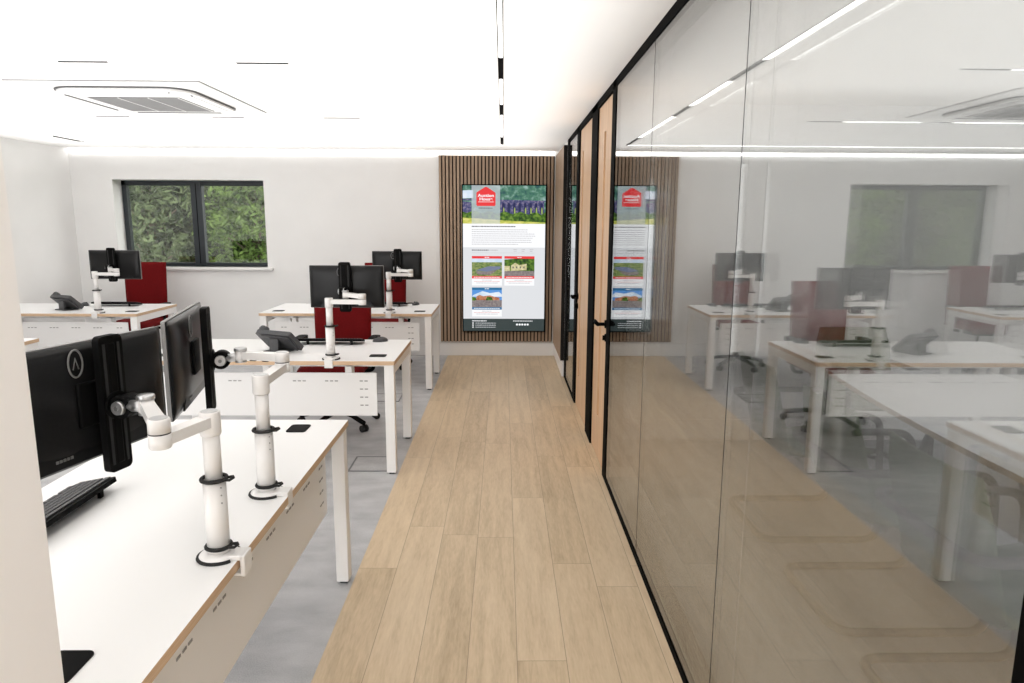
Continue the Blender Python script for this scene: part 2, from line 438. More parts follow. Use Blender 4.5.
# doors: tall oak leaves with black lever handles and a routed pull groove
def door(n, y0, y1, lock, label):
    s = 1 if lock > (y0+y1)/2 else -1
    b = MB()
    x0 = XP+.012; x1 = x0+.05
    zt = CEIL-.052
    ga, gb = (y0+.30, y0+.38) if s < 0 else (y1-.24, y1-.15)
    # leaf made round the groove so the groove is a real recess
    b.box(x0, x1, y0, ga, .008, zt, OAK).box(x0, x1, gb, y1, .008, zt, OAK)
    b.box(x0, x1, ga, gb, .008, .29, OAK).box(x0, x1, ga, gb, 2.14, zt, OAK)
    b.box(x0+.02, x1, ga, gb, .29, 2.14, OAK)
    d = struct(b.build('door_%d' % n))
    d['label'] = label
    yl = lock
    b = MB(); b.box(XP+.004, XP+.0125, min(yl, yl-s*.02), max(yl, yl-s*.02), .008, zt, BLACKM, .002); b.build('edge_strip', d)
    yh = yl - s*.05; z = .955
    h = MB()
    for sx, xo in ((-1, x0), (1, x1)):
        h.cyl((xo, yh, z), (xo+sx*.012, yh, z), .026, BLACKM)
        h.cyl((xo, yh, z), (xo+sx*.062, yh, z), .011, BLACKM)
        h.tube([(xo+sx*.055, yh+s*.005, z), (xo+sx*.058, yh-s*.06, z), (xo+sx*.055, yh-s*.135, z)], .0125, BLACKM, n=12)
        h.cyl((xo, yh, z-.085), (xo+sx*.010, yh, z-.085), .024, BLACKM)
        h.box(min(xo, xo+sx*.024), max(xo, xo+sx*.024), yh-.004, yh+.004, z-.10, z-.07, BLACKM)
    h.build('door_handle', d)
door(1, Y_D2a, Y_D2b, Y_D2a+.004, 'near oak door with black lever')
door(2, Y_D1a, Y_D1b, Y_D1b-.004, 'far oak door with black lever')

# ================================================================== SLATTED PANELS
b = MB()
SX0, SX1 = -.742, XP-.045
b.box(SX0, SX1, YB-.012, YB, .172, 2.318, FELT)
n = 32; p = (SX1-SX0)/n
for i in range(n):
    b.box(SX0+i*p+.002, SX0+i*p+.028, YB-.034, YB-.012, .172, 2.318, SLAT)
tag(b.build('slatted_panel'), 'oak slatted acoustic panel on black backing behind the large display', 'wall panel')
b = MB()
b.box(XP-.014, XP, 6.95, YB-.036, .172, 2.318, FELT)
n = 24; p = (YB-.036-6.95)/n
for i in range(n):
    b.box(XP-.036, XP-.014, 6.95+i*p, 6.95+i*p+.029, .172, 2.318, SLAT)
b.box(XP-.037, XP, 6.935, 6.95, .170, 2.320, FELT)
tag(b.build('slatted_panel'), 'narrow oak panel on the corridor side wall turning the corner from the display', 'wall panel')

# ================================================================== CEILING LIGHTS
ZC = CEIL
def rail(label, a, bnd, axis, fixed, darks, lo, hi):
    """recessed track: black channel, lit diffusers between the black spacer modules"""
    t = thing('linear_track_light', label, 'ceiling light', (0, 0, ZC), 0, 'recessed linear ceiling tracks')
    w2 = .013
    def bx(B, s0, s1, hw, z0, z1, m):
        if axis == 'y': B.box(fixed-hw, fixed+hw, s0, s1, z0, z1, m)
        else: B.box(s0, s1, fixed-hw, fixed+hw, z0, z1, m)
    B = MB(); bx(B, lo, hi, w2, -.0025, 0, WHITE if axis == 'x' else BLACKM); B.build('channel', t)
    cur = lo
    for d0, d1 in sorted(darks) + [(hi, hi)]:
        if d0-cur > .05:
            B = MB(); bx(B, cur, d0, w2-.005, -.0045, -.002, LED); B.build('diffuser', t)
        if d1 > d0:
            B = MB(); bx(B, d0, d1, (w2+.001) if axis == 'y' else .011, -.005 if axis == 'y' else -.004, 0, BLACKM); B.build('spacer_module', t)
        cur = d1
rail('long ceiling track running the length of the corridor overhead', 0, 0, 'y', -.017, [(1.35, 1.85), (3.55, 4.06), (4.91, 5.38), (6.71, 7.34)], -1.0, 7.34)
rail('ceiling track crossing the room nearest the camera, in front of the air vent', 0, 0, 'x', 3.725, [(-2.28, -2.02), (-1.375, -1.109)], -4.35, -1.109)
rail('ceiling track crossing the room just behind the air vent', 0, 0, 'x', 5.60, [(-3.18, -2.91), (-2.28, -2.02), (-1.41, -1.13)], -4.35, -1.13)
rail('ceiling track nearest the far window wall', 0, 0, 'x', 7.355, [(-4.34, -4.30)], -4.34, -.03)
rail('ceiling track along the left-hand wall', 0, 0, 'y', -4.35, [(6.9, 7.34)], 2.0, 7.34)
# cove strip at the top of the far wall
b = MB(); b.box(XL+.02, XP-.05, YB-.03, YB-.004, 2.338, 2.362, COVE)
tag(b.build('led_strip'), 'bright white strip of light along the top of the far wall', 'strip light')

# ceiling cassette
ac = thing('ceiling_cassette', 'square white air conditioning cassette with grey grille in the ceiling', 'air conditioner', (-2.34, 4.80, ZC))
b = MB(); b.prism(rrect(-.565, .565, -.59, .56, .01), -.008, 0, ACW)
b.prism(rrect(-.570, .570, -.595, .565, .01), -.003, 0, DARKSLIT); b.build('trim_plate', ac)
b = MB(); b.prism(rrect(-.42, .42, -.45, .45, .16, 8), -.030, -.008, ACW); b.build('panel', ac)
b = MB(); b.prism(rrect(-.43, .43, -.46, .46, .165, 8), -.016, -.008, DARKSLIT); b.build('shadow_gap', ac)
for k in range(4):
    M = Matrix.Rotation(k*PI/2, 4, 'Z')
    b = MB(); b.prism(rrect(-.30, .30, .385, .395, .004), -.034, -.030, DARKSLIT, M=M)
    b.prism(rrect(-.30, .30, .395, .435, .018), -.036, -.030, ACW, M=M); b.build('louvre', ac)
b = MB(); b.box(-.30, .28, -.22, .32, -.033, -.030, GRILLE)
for i in range(27): b.box(-.295, .275, -.215+i*.02, -.207+i*.02, -.036, -.033, mat('grille_bar', (.34, .34, .34), .5))
for i in range(4): b.box(-.30+i*.19, -.294+i*.19, -.22, .32, -.037, -.033, ACW)
b.build('grille', ac)

# ================================================================== DISPLAY
disp = thing('display_screen', 'tall black-framed display showing property listings on the slatted panel', 'display screen', (0, YB-.034, 0))
DX0, DX1, DZ0, DZ1 = -.478, .492, .300, 1.997
b = MB(); b.box(DX0, DX1, -.055, 0, DZ0, DZ1, BLACKM, .003); b.build('housing', disp)
def em(name, c, k=.85):
    m = mat('screen_'+name, (0, 0, 0), .3, emit=c, estr=k); nt(m)[2].inputs['Specular IOR Level'].default_value = .2
    return m
SX = lambda u: DX0+.012 + (u-14)/(378-14)*(DX1-DX0-.024)
SZ = lambda v: DZ1-.012 - (v-28)/(667-28)*(DZ1-DZ0-.024)
def flat(B, u0, u1, v0, v1, lay, m): B.box(SX(u0), SX(u1), -.0555-.0004*lay, -.0551, SZ(v1), SZ(v0), m)
def poly(B, pts, lay, m):
    A = [B.bm.verts.new((SX(u), -.0555-.0004*lay, SZ(v))) for u, v in pts]
    f = B.bm.faces.new(A); B._mark([f], m)
EW = em('white', (.93, .94, .96)); EG = em('grey', (.72, .735, .76)); ER = em('red', (.80, .035, .04)); EB = em('blue', (.03, .16, .33))
EF = em('footer', (.04, .055, .055)); ET = em('text', (.10, .10, .11)); ETL = em('light_text', (.40, .38, .40)); EV = em('veil', (.40, .44, .50))
def noise_em(name, cols, scale, stretch=(1, 1, 1), k=.85, det=4):
    m = mat('screen_'+name, (0, 0, 0), .3); N, L, p = nt(m)
    tc = N.new('ShaderNodeTexCoord'); mp = N.new('ShaderNodeMapping'); mp.inputs['Scale'].default_value = stretch; L.new(tc.outputs['Object'], mp.inputs[0])
    nz = N.new('ShaderNodeTexNoise'); nz.inputs['Scale'].default_value = scale; nz.inputs['Detail'].default_value = det; L.new(mp.outputs[0], nz.inputs[0])
    cr = N.new('ShaderNodeValToRGB'); e = cr.color_ramp.elements
    e[0].position = .33; e[1].position = .68; e[0].color = (*cols[0], 1); e[1].color = (*cols[-1], 1)
    for i, c in enumerate(cols[1:-1]): q = e.new(.33+.35*(i+1)/(len(cols)-1)); q.color = (*c, 1)
    L.new(nz.outputs[0], cr.inputs[0]); L.new(cr.outputs[0], p.inputs['Emission Color']); p.inputs['Emission Strength'].default_value = k
    p.inputs['Specular IOR Level'].default_value = .2
    return m
HILL = noise_em('hills', [(.02, .09, .09), (.07, .20, .13), (.30, .45, .42)], 16)
SKYE = noise_em('sky', [(.45, .62, .80), (.80, .85, .92)], 8)
STONE = noise_em('stone', [(.03, .035, .11), (.08, .08, .20), (.24, .20, .28)], 40)
FIELD = noise_em('field', [(.30, .40, .05), (.62, .60, .12), (.75, .70, .25)], 14, (1, 1, 3))
BUSH = noise_em('bush', [(.006, .03, .004), (.05, .13, .01), (.16, .28, .03)], 30)
LAWN = noise_em('lawn', [(.06, .13, .03), (.18, .26, .08), (.38, .36, .14)], 30, (1, 1, 3))
ROADE = noise_em('road', [(.16, .13, .14), (.32, .28, .26)], 50)
BRICK = noise_em('brick', [(.35, .10, .05), (.62, .30, .16)], 60)
STUCCO = noise_em('stucco', [(.50, .44, .22), (.74, .68, .42)], 40)
b = MB(); flat(b, 14, 378, 28, 667, 0, EW); flat(b, 14, 378, 295, 612, 1, EG); b.build('page', disp)
# banner: viaduct among hills
b = MB(); flat(b, 14, 378, 28, 192, 1, HILL)
poly(b, [(14, 50), (60, 48), (60, 82), (14, 84)], 2, SKYE)
poly(b, [(14, 86), (378, 92), (378, 98), (14, 92)], 3, STONE)
SKYB = em('arch_gap', (.34, .45, .42), .8)
for i in range(8):
    u = 190+i*24
    poly(b, [(u-12, 95), (u-7, 97), (u-7, 150), (u-12, 150)], 3, STONE)
    arch = [(u-7+14*0, 150)] + [(u+9*math.cos(a)+2, 106-9*math.sin(a)) for a in [PI-PI*k/8 for k in range(9)]] + [(u+11, 150)]
    poly(b, [(u-12, 94), (min(u+14, 378), 94), (min(u+14, 378), 152), (u-12, 152)], 2, STONE)
    poly(b, [(u-3, 148)] + [(u+2.5+6*math.cos(PI-PI*k/8), 110-8*math.sin(PI-PI*k/8)) for k in range(9)] + [(u+8.5, 148)], 4, em('arch_blue', (.015, .018, .085)))
    if i % 2 == 0 or i > 4: poly(b, [(u+1, 148), (u+1.5, 128), (u+4, 120), (u+7, 128), (u+8, 148)], 5, em('arch_light', (.32, .42, .10)))
poly(b, [(14, 96), (52, 100), (52, 150), (14, 150)], 2, STONE)
poly(b, [(14, 140)] + [(14+i*18.2, 140+6*math.sin(i*1.7)+i*.4) for i in range(1, 20)] + [(378, 142), (378, 192), (14, 192)], 5, BUSH)
poly(b, [(14, 166), (90, 170), (200, 178), (378, 186), (378, 192), (14, 192)], 6, FIELD)
b.build('banner_picture', disp)
# translucent strip behind the logo: a see-through veil
VE = bpy.data.materials.new('screen_veil'); VE.use_nodes = True
N, L = VE.node_tree.nodes, VE.node_tree.links; pb = N['Principled BSDF']
pb.inputs['Base Color'].default_value = (0, 0, 0, 1); pb.inputs['Emission Color'].default_value = (.75, .78, .85, 1); pb.inputs['Emission Strength'].default_value = .8
pb.inputs['Alpha'].default_value = .5; pb.inputs['Specular IOR Level'].default_value = .1
b = MB(); poly(b, [(53, 28), (178, 28), (178, 192), (53, 192)], 8, VE); b.build('logo_veil', disp)
b = MB(); b_pts = [(75, 58), (110, 36), (116, 34), (122, 36), (156, 58), (158, 62), (158, 112), (154, 116), (78, 116), (74, 112), (74, 62)]
poly(b, b_pts, 10, ER); poly(b, [(82, 97.6), (150, 97.6), (150, 99.4), (82, 99.4)], 12, EW); lg = b.build('logo', disp)
def text_mesh(name, s, u, v, size, m, lay, parent, bold=0.0, align='CENTER', sx=1.0):
    cu = bpy.data.curves.new(name, 'FONT'); cu.body = s; cu.size = size; cu.align_x = align; cu.offset = bold
    to = bpy.data.objects.new(name+'_tmp', cu); col.objects.link(to)
    dg = bpy.context.evaluated_depsgraph_get(); dg.update()
    me = bpy.data.meshes.new_from_object(to.evaluated_get(dg)); bpy.data.objects.remove(to)
    me.materials.clear(); me.materials.append(m)
    for vtx in me.vertices:
        x, y, _ = vtx.co; vtx.co = (SX(u)+x*sx, -.0555-.0004*lay, SZ(v)+y)
    o = bpy.data.objects.new(name, me); col.objects.link(o); o.parent = parent
    return o
text_mesh('logo_text', 'Auction', 116, 77, .046, EW, 12, lg, .0012, sx=1.25)
text_mesh('logo_text', 'House', 116, 92, .046, EW, 12, lg, .0012, sx=1.25)
# lines of small print, too fine to read: rows of word-length dashes
def words(B, u0, u1, v, h, m, lay=3, seed=0):
    rnd = random.Random(seed); u = u0
    while u < u1:
        k = rnd.uniform(4, 13); e = min(u+k, u1)
        poly(B, [(u, v-h/2), (e, v-h/2), (e, v+h/2), (u, v+h/2)], lay, m); u = e+1.6
b = MB()
words(b, 84, 146, 125, 3.2, ET, 12, 1); b.build('logo_caption', disp); b = MB()
words(b, 53, 246, 204, 4.2, ET, 3, 2); b.build('headline', disp); b = MB()
for i, e in enumerate((300, 300, 330, 334, 322, 316, 318, 258)): words(b, 53, e, 218+i*9, 2.2, ETL, 3, 10+i)
b.build('article_text', disp); b = MB()
words(b, 53, 128, 307, 4, ET, 3, 30); words(b, 130, 168, 307, 2.4, ETL, 3, 31)
for u in (238, 274, 310): words(b, u, u+16, 304, 2, ETL, 3, u); words(b, u+1, u+14, 311, 2, ETL, 3, u+1)
flat(b, 53, 332, 318.5, 319.3, 2, ETL)
b.build('menu_text', disp)
def card(u0, u1, v0, colr, kind, sd):
    b = MB(); flat(b, u0, u1, v0, v0+130, 2, EW)
    flat(b, u0, u1, v0, v0+11, 3, colr); flat(b, u0, u1, v0+88, v0+99, 5, colr)
    t, h = v0+11, 77
    flat(b, u0, u1, t, t+h, 3, SKYE if kind != 3 else em('deep_sky', (.10, .30, .70)))
    W = u1-u0
    if kind == 1:
        flat(b, u0, u1, t+16, t+h, 4, LAWN)
        poly(b, [(u0+W*.12, t+52), (u0+W*.55, t+34), (u0+W*.97, t+34), (u0+W*.93, t+46), (u0+W*.5, t+58)], 5, em('roof_grey', (.17, .20, .30)))
        poly(b, [(u0+W*.12, t+56), (u0+W*.5, t+58), (u0+W*.85, t+50), (u0+W*.6, t+72), (u0+W*.2, t+70)], 5, ROADE)
    elif kind == 2:
        poly(b, [(u0, t+4), (u0+W*.35, t), (u1, t), (u1, t+60), (u0, t+60)], 4, BUSH)
        poly(b, [(u0+W*.22, t+54), (u0+W*.22, t+30), (u0+W*.36, t+18), (u0+W*.5, t+28), (u0+W*.74, t+22), (u0+W*.74, t+50)], 5, STUCCO)
        poly(b, [(u0, t+32), (u0+W*.18, t+32), (u0+W*.18, t+54), (u0, t+56)], 5, STUCCO)
        for k in range(4): flat(b, u0+W*(.27+.12*k), u0+W*(.31+.12*k), t+34, t+42, 6, ET)
        flat(b, u0, u1, t+54, t+h, 5, ROADE)
    else:
        poly(b, [(u0+W*.05, t+22), (u0+W*.35, t+5), (u0+W*.6, t+14), (u0+W*.9, t+8), (u1, t+20), (u1, t+30), (u0, t+30)], 4, SKYE)
        poly(b, [(u0+W*.14, t+46), (u0+W*.14, t+30), (u0+W*.25, t+22), (u0+W*.38, t+28), (u0+W*.6, t+24), (u0+W*.75, t+30), (u0+W*.92, t+34), (u0+W*.92, t+46)], 5, BRICK)
        poly(b, [(u0, t+30), (u0+W*.12, t+34), (u0+W*.16, t+46), (u0, t+48)], 6, BUSH)
        poly(b, [(u0+W*.5, t+30), (u0+W*.66, t+32), (u0+W*.7, t+46), (u0+W*.46, t+46)], 6, BUSH)
        flat(b, u0, u1, t+45, t+h, 5, ROADE)
    words(b, u0+W/2-10, u0+W/2+10, v0+5.5, 3, EW, 8, sd)
    words(b, u0+8, u1-8, v0+93.5, 3, EW, 8, sd+1)
    for i, k in enumerate((22, 58, 48)): words(b, u0+W/2-k, u0+W/2+k, v0+106+i*6.5, 2, ETL if i != 1 else em('pink_text', (.75, .30, .30)), 4, sd+2+i)
    b.build('listing_card', disp)
card(53, 187, 333, ER, 1, 40); card(198, 332, 333, ER, 2, 50); card(53, 187, 472, EB, 3, 60)
b = MB(); flat(b, 14, 378, 612, 667, 2, EF)
words(b, 53, 118, 622, 3.6, EW, 5, 70)
for i in range(3):
    words(b, 68, 160, 632+i*9.2, 2.4, EG, 5, 71+i)
    flat(b, 54, 60, 629.5+i*9.2, 634.5+i*9.2, 5, EW)
words(b, 238, 326, 622, 3, EW, 5, 80)
for i in range(5):
    u = 256+i*12; poly(b, [(u+5*math.cos(a), 638+4.5*math.sin(a)) for a in [2*PI*k/14 for k in range(14)]], 5, EW)
b.build('footer', disp)

# ================================================================== DESKS
DT = .73
def desk_mesh(L_, D_, root):
    """origin: front right top corner on the floor; desk runs to -x, sitter side is +y"""
    b = MB()
    b.prism(rrect(-L_, 0, 0, D_, .004, 2), DT-.025, DT, WHITE, side=PLY)
    b.build('desktop', root)
    for x in (-.065, -L_+.005):
        for y in (.008, D_-.062):
            l = MB(); l.box(x, x+.06, y, y+.054, .012, DT-.026, WMETAL, .003)
            lo = l.build('leg', root)
            MB().box(x+.014, x+.046, y+.012, y+.042, 0, .013, RUBBER).build('foot', lo)
    b = MB()
    for x in (-.065, -L_+.005): b.box(x, x+.06, .06, D_-.06, DT-.085, DT-.026, WMETAL, .003)
    b.box(-L_+.06, -.06, .16, .20, DT-.066, DT-.026, WMETAL).box(-L_+.06, -.06, D_-.22, D_-.18, DT-.066, DT-.026, WMETAL)
    b.build('under_frame', root)
    b = MB(); b.box(-L_+.125, -.125, .072, .080, .365, .642, WMETAL, .002)
    def slot(xc, z, n):
        for k in range(n):
            x = xc+(k-(n-1)/2)*.03; b.box(x-.010, x+.010, .0705, .0722, z-.0035, z+.0035, SOCK)
    x = -.205
    for r in range(4): slot(x, .59-.052*r, 2); slot(-L_+.205, .59-.052*r, 2)
    k = 1
    while -.205-k*.2 > -L_+.3: slot(-.205-k*.2, .59, 3); k += 1
    for xx in (-.3, -L_+.3): b.box(xx-.02, xx+.02, .08, .16, .6, .68, WMETAL)
    b.build('modesty_panel', root)
    for xc in (-.13, -L_+.13):
        b = MB(); b.prism(rrect(xc-.052, xc+.052, .135, .215, .015), DT, DT+.003, BLACK); b.build('cable_port', root)
desk = thing('office_desk', 'white desk in the second row, with a dark mouse near its right corner', 'desk', (-.665, 4.12, 0), 0, 'white office desks with birch edges')
desk_mesh(1.6, .79, desk)
dup(desk, (-.665, 6.33, 0), 0, 'white desk farthest along the corridor, beside the slatted panel')
dup(desk, (-3.345, 6.25, 0), 0, 'white desk by the far left corner under the window')
dup(desk, (-3.345, 4.13, 0), 0, 'white desk at left of which only one wooden-edged corner shows beside the pilaster')
big = thing('office_desk', 'white desk nearest the camera carrying two angled monitors', 'desk', (-.665, 2.86, 0), PI/2, 'white office desks with birch edges')
# rotated a quarter turn: local x runs along the corridor, local +y points away from it
desk_mesh(1.8, .8, big)

# ================================================================== MONITORS
MW, MH = .475, .272
def monitor_mesh(root):
    """origin at centre of the panel, back faces -y"""
    b = MB()
    def fn(u, v):
        x = (u-.5)*(MW-.004); z = (v-.5)*(MH-.004)
        d = max(0, 1-(abs(x)/(MW/2))**4)*max(0, 1-(abs(z)/(MH/2))**4)
        return Vector((x, .001-.020*d**.6, z)), Vector((0, -1, 0))
    b.grid(fn, 28, 18, .006, MONB)
    b.build('back_cover', root)
    b = MB(); b.prism(rrect(-MW/2, MW/2, -MH/2, MH/2, .006), 0, .012, MONE, M=Matrix.Translation((0, .014, 0)) @ Matrix.Rotation(R(90), 4, 'X'))
    b.box(-MW/2+.01, MW/2-.01, .0005, .003, MH/2-.022, MH/2-.012, BLACK)
    b.build('bezel', root)
    b = MB(); b.box(-MW/2+.008, MW/2-.008, .0138, .0150, -MH/2+.012, MH/2-.008, SCREEN); b.build('screen', root)
    b = MB(); ell = [(-.036+.018*math.cos(t), -.0225, .095+.030*math.sin(t)) for t in [2*PI*k/28 for k in range(28)]]
    b.tube(ell, .0022, GREYM, n=6, closed=True)
    b.tube([(-.043, -.0225, .082), (-.036, -.023, .107), (-.029, -.0225, .082)], .0016, GREYM, n=6)
    b.build('emblem', root)
    b = MB(); b.prism([(-.17, -.125), (.17, -.125), (.14, -.085), (-.14, -.085)], 0, .005, MONB, M=Matrix.Translation((0, -.013, 0)) @ Matrix.Rotation(R(90), 4, 'X'))
    for k in range(5): b.box(-.105+k*.009, -.099+k*.009, -.0205, -.0175, -.110, -.104, GREYM)
    b.build('port_cover', root)
    b = MB(); b.box(-.042, .042, -.030, -.016, -.05, .05, BLACK, .004); b.build('mount_boss', root)
mon = thing('monitor', 'slim black monitor on the second-row desk, seen from behind', 'monitor', (-1.005, 4.42, 1.158), 0, 'slim black monitors on white arms')
monitor_mesh(mon)
dup(mon, (-1.02, 6.63, 1.158), 0, 'slim black monitor on the farthest corridor-side desk, by the slatted panel')
dup(mon, (-3.665, 6.55, 1.158), 0, 'slim black monitor on the far left desk under the window')
for_big = []
for_big.append(dup(mon, (-1.065, 1.715, 1.113), math.atan2(.967, .255), 'large black monitor nearest the camera, cut off by the pilaster'))
for_big.append(dup(mon, (-1.068, 2.298, 1.118), math.atan2(.973, -.23), 'black monitor on the nearest desk, the farther of its pair'))
for o in for_big: o.scale = (1.14, 1, 1.14)

# ================================================================== MONITOR ARMS
def arm_mesh(root, E, H, Cn, nrm, edge, kz=.372, pz=.375, ph=.178):
    """local origin: pole base on the desktop. E elbow xy, H head joint xy, Cn slider plate centre xy, nrm its outward normal, edge: direction to desk edge"""
    E, H, Cn, nrm, edge = (Vector((*v, 0)) for v in (E, H, Cn, nrm, edge))
    eang = math.atan2(edge.y, edge.x)
    b = MB(); b.lathe((0, 0, 0), [(0, 0), (.048, 0), (.050, .004), (.047, .010), (.030, .016), (0, .018)], ARMW, 40)
    Me = Matrix.Rotation(eang, 4, 'Z')
    b.box(.012, .068, -.026, .026, 0, .013, ARMW, .003, M=Me)
    b.box(.060, .072, -.026, .026, -.043, .013, ARMW, .003, M=Me)
    b.box(.02, .070, -.022, .022, -.043, -.036, ARMW, .002, M=Me)
    cb = b.build('desk_clamp', root)
    arc = [(.051*math.cos(eang+R(a)), .051*math.sin(eang+R(a)), .0035) for a in range(40, 321, 10)]
    b = MB(); b.tube(arc, .0045, RUBBER, n=8); b.build('rubber_rim', cb)
    b = MB(); b.cyl((0, 0, .012), (0, 0, .205), .0275, ARMW, n=32)
    for z in (.15, .17, .19): b.cyl((.020, -.015, z), (.0235, -.0175, z), .002, SOCK, n=8)
    b.build('lower_pole', root)
    b = MB(); b.cyl((0, 0, .205), (0, 0, .335), .0205, ARMW, n=32); b.build('upper_pole', root)
    for z in (.030, .208):
        b = MB(); ring = [(.0295*math.cos(2*PI*k/28), .0295*math.sin(2*PI*k/28), z) for k in range(28)]
        b.tube(ring, .0052, RUBBER, n=8, closed=True)
        b.tube([(.028, .006, z), (.046, .004, z+.004), (.050, -.003, z+.004), (.043, -.012, z), (.027, -.013, z)], .004, RUBBER, n=6)
        b.build('cable_clip', root)
    b = MB(); b.lathe((0, 0, 0), [(0, .322), (.0235, .322), (.025, .326), (.025, .378), (.0235, .381), (0, .381)], ARMW, 32)
    b.cyl((0, 0, .381), (0, 0, .3825), .020, SILVER, n=32); b.build('collar', root)
    def link(name, a, c, z0, z1, w0, w1, clips=True):
        d = (c-a); Ln = d.length; an = math.atan2(d.y, d.x)
        B = MB()
        pts = [(0, -w0), (Ln, -w1), (Ln, w1), (0, w0)]
        B.prism(pts, z0, z1, ARMW, M=Matrix.Translation(a) @ Matrix.Rotation(an, 4, 'Z'))
        for f in B.bm.faces: pass
        o = B.build(name, root)
        if clips:
            for t in (.4, .7):
                q = a+d*t
                k = MB(); k.box(-.011, .011, -.006, .006, -.006, .001, RUBBER, .002, M=Matrix.Translation((q.x, q.y, z0)) @ Matrix.Rotation(an, 4, 'Z')); k.build('cable_hook', o)
        return o
    O = Vector((0, 0, 0))
    link('lower_link', O, E, .345, .371, .018, .018)
    b = MB(); b.lathe((E.x, E.y, 0), [(0, .340), (.022, .340), (.024, .343), (.024, .373), (0, .374)], ARMW, 32); 
    b.lathe((E.x, E.y, 0), [(.0235, .372), (.0235, .377)], RUBBER, 32)
    b.lathe((E.x, E.y, 0), [(0, .376), (.024, .376), (.024, .405), (.022, .408), (0, .408)], ARMW, 32)
    b.cyl((E.x, E.y, .408), (E.x, E.y, .4095), .019, SILVER, n=32); b.build('elbow', root)
    link('upper_link', E, H, .378, .403, .018, .015)
    b = MB(); b.lathe((H.x, H.y, 0), [(0, .372), (.018, .372), (.019, .375), (.019, .405), (0, .405)], ARMW, 28)
    b.lathe((H.x, H.y, 0), [(0, .405), (.021, .405), (.021, .414), (.019, .416), (0, .416)], SILVER, 28)
    b.lathe((H.x, H.y, 0), [(0, .366), (.019, .366), (.019, .372), (0, .372)], SILVER, 28); b.build('head_joint', root)
    # head: arm to the plate with the tilt knob across it
    tx = Vector((-nrm.y, nrm.x, 0))
    b = MB()
    K = Cn + nrm*.045
    b.tube([(H.x, H.y, kz+.014), (K.x, K.y, kz)], .015, SILVER, n=14)
    b.cyl((K.x-tx.x*.024, K.y-tx.y*.024, kz), (K.x+tx.x*.024, K.y+tx.y*.024, kz), .030, BLACK, n=28)
    Kp = K-tx*.0; 
    b.tube([(K.x, K.y, kz), (Cn.x, Cn.y, kz)], .026, BLACK, n=20)
    b.build('tilt_head', root)
    b = MB()
    for sgn in (-1,):
        q0 = K+tx*sgn*.024; q1 = K+tx*sgn*.034
        b.cyl((q0.x, q0.y, kz), (q1.x, q1.y, kz), .019, SILVER, n=24, r1=.017)
        q2 = K+tx*sgn*.037; b.cyl((q1.x, q1.y, kz), (q2.x, q2.y, kz), .006, GREYM, n=12)
    b.build('tilt_knob', root)
    an = math.atan2(tx.y, tx.x)
    b = MB()
    Mp = Matrix.Translation((Cn.x, Cn.y, pz)) @ Matrix.Rotation(an, 4, 'Z')
    # local y of the plate points away from the normal
    b.prism(rrect(-.037, .037, -ph, ph, .014), -.008, .012, BLACK, M=Mp @ Matrix.Rotation(R(90), 4, 'X'))
    b.box(-.027, -.022, .0075, .0095, -ph+.03, ph-.03, RUBBER, M=Mp); b.box(.022, .027, .0075, .0095, -ph+.03, ph-.03, RUBBER, M=Mp)
    b.box(-.012, .012, -.014, -.006, -ph+.02, ph-.02, BLACK, .003, M=Mp)
    b.box(-.027, -.019, -.0135, -.0118, -ph+.02, ph-.02, RUBBER, M=Mp); b.box(.019, .027, -.0135, -.0118, -ph+.02, ph-.02, RUBBER, M=Mp)
    b.cyl((Cn.x+nrm.x*.008, Cn.y+nrm.y*.008, kz), (Cn.x+nrm.x*.020, Cn.y+nrm.y*.020, kz), .036, BLACK, n=32)
    b.build('slider_plate', root)
arm = thing('monitor_stand', 'white monitor arm clamped to the front edge of the second-row desk', 'monitor stand', (-1.065, 4.185, DT), 0, 'white clamp-on monitor arms')
arm_mesh(arm, (.205, -.01), (.075, .12), (.06, .185), (0, -1), (0, -1), .405, .430, .158)
dup(arm, (-1.065, 6.395, DT), 0, 'white monitor arm clamped to the farthest corridor-side desk')
dup(arm, (-3.725, 6.315, DT), 0, 'white monitor arm clamped to the far left desk under the window')
P1 = Vector((-.719, 1.635)); P2 = Vector((-.737, 2.045))
n1 = Vector((.967, -.255)); n2 = Vector((.973, .23))
c1 = Vector((-1.065, 1.715)) + n1*.05 + Vector((.255, .967))*.03 - P1; c2 = Vector((-1.068, 2.298)) + n2*.06 - P2
a1 = thing('monitor_stand', 'white monitor arm nearest the camera, clamped to the corridor edge of the nearest desk', 'monitor stand', (P1.x, P1.y, DT), 0, 'white clamp-on monitor arms')
arm_mesh(a1, (-.045, -.155), (-.165, .025), tuple(c1), tuple(n1), (1, 0))
a2 = thing('monitor_stand', 'second white monitor arm on the corridor edge of the nearest desk', 'monitor stand', (P2.x, P2.y, DT), 0, 'white clamp-on monitor arms')
arm_mesh(a2, (-.005, .225), (-.157, .262), tuple(c2), tuple(n2), (1, 0))

# ================================================================== KEYBOARDS, MICE, PHONES
def kb_mesh(root):
    """sitter at +y, raised rear edge at -y"""
    M = Matrix.Translation((0, 0, .025)) @ Matrix.Rotation(R(-11), 4, 'X')
    b = MB(); b.prism(rrect(-.222, .222, -.066, .066, .01), -.010, .004, BLACK, M=M); b.build('case', root)
    b = MB()
    for r in range(6):
        y = -.052+r*.0195 + (.004 if r else 0)
        xs = [(-.21+i*.0193, .0165) for i in range(22)] if r < 5 else [(-.21, .022), (-.185, .022), (-.16, .022), (-.135, .11), (-.02, .022), (.005, .022), (.03, .022), (.06, .0165), (.08, .0165), (.1, .0165), (.13, .035), (.17, .0165)]
        for x, wd in xs: b.box(x, x+wd, y, y+.0155, .004, .0095, DGREY, M=M)
    b.build('keys', root)
    for sx in (-.15, .15):
        MB().box(sx-.009, sx+.009, -.056, -.046, 0, .03, BLACK).build('foot', root)
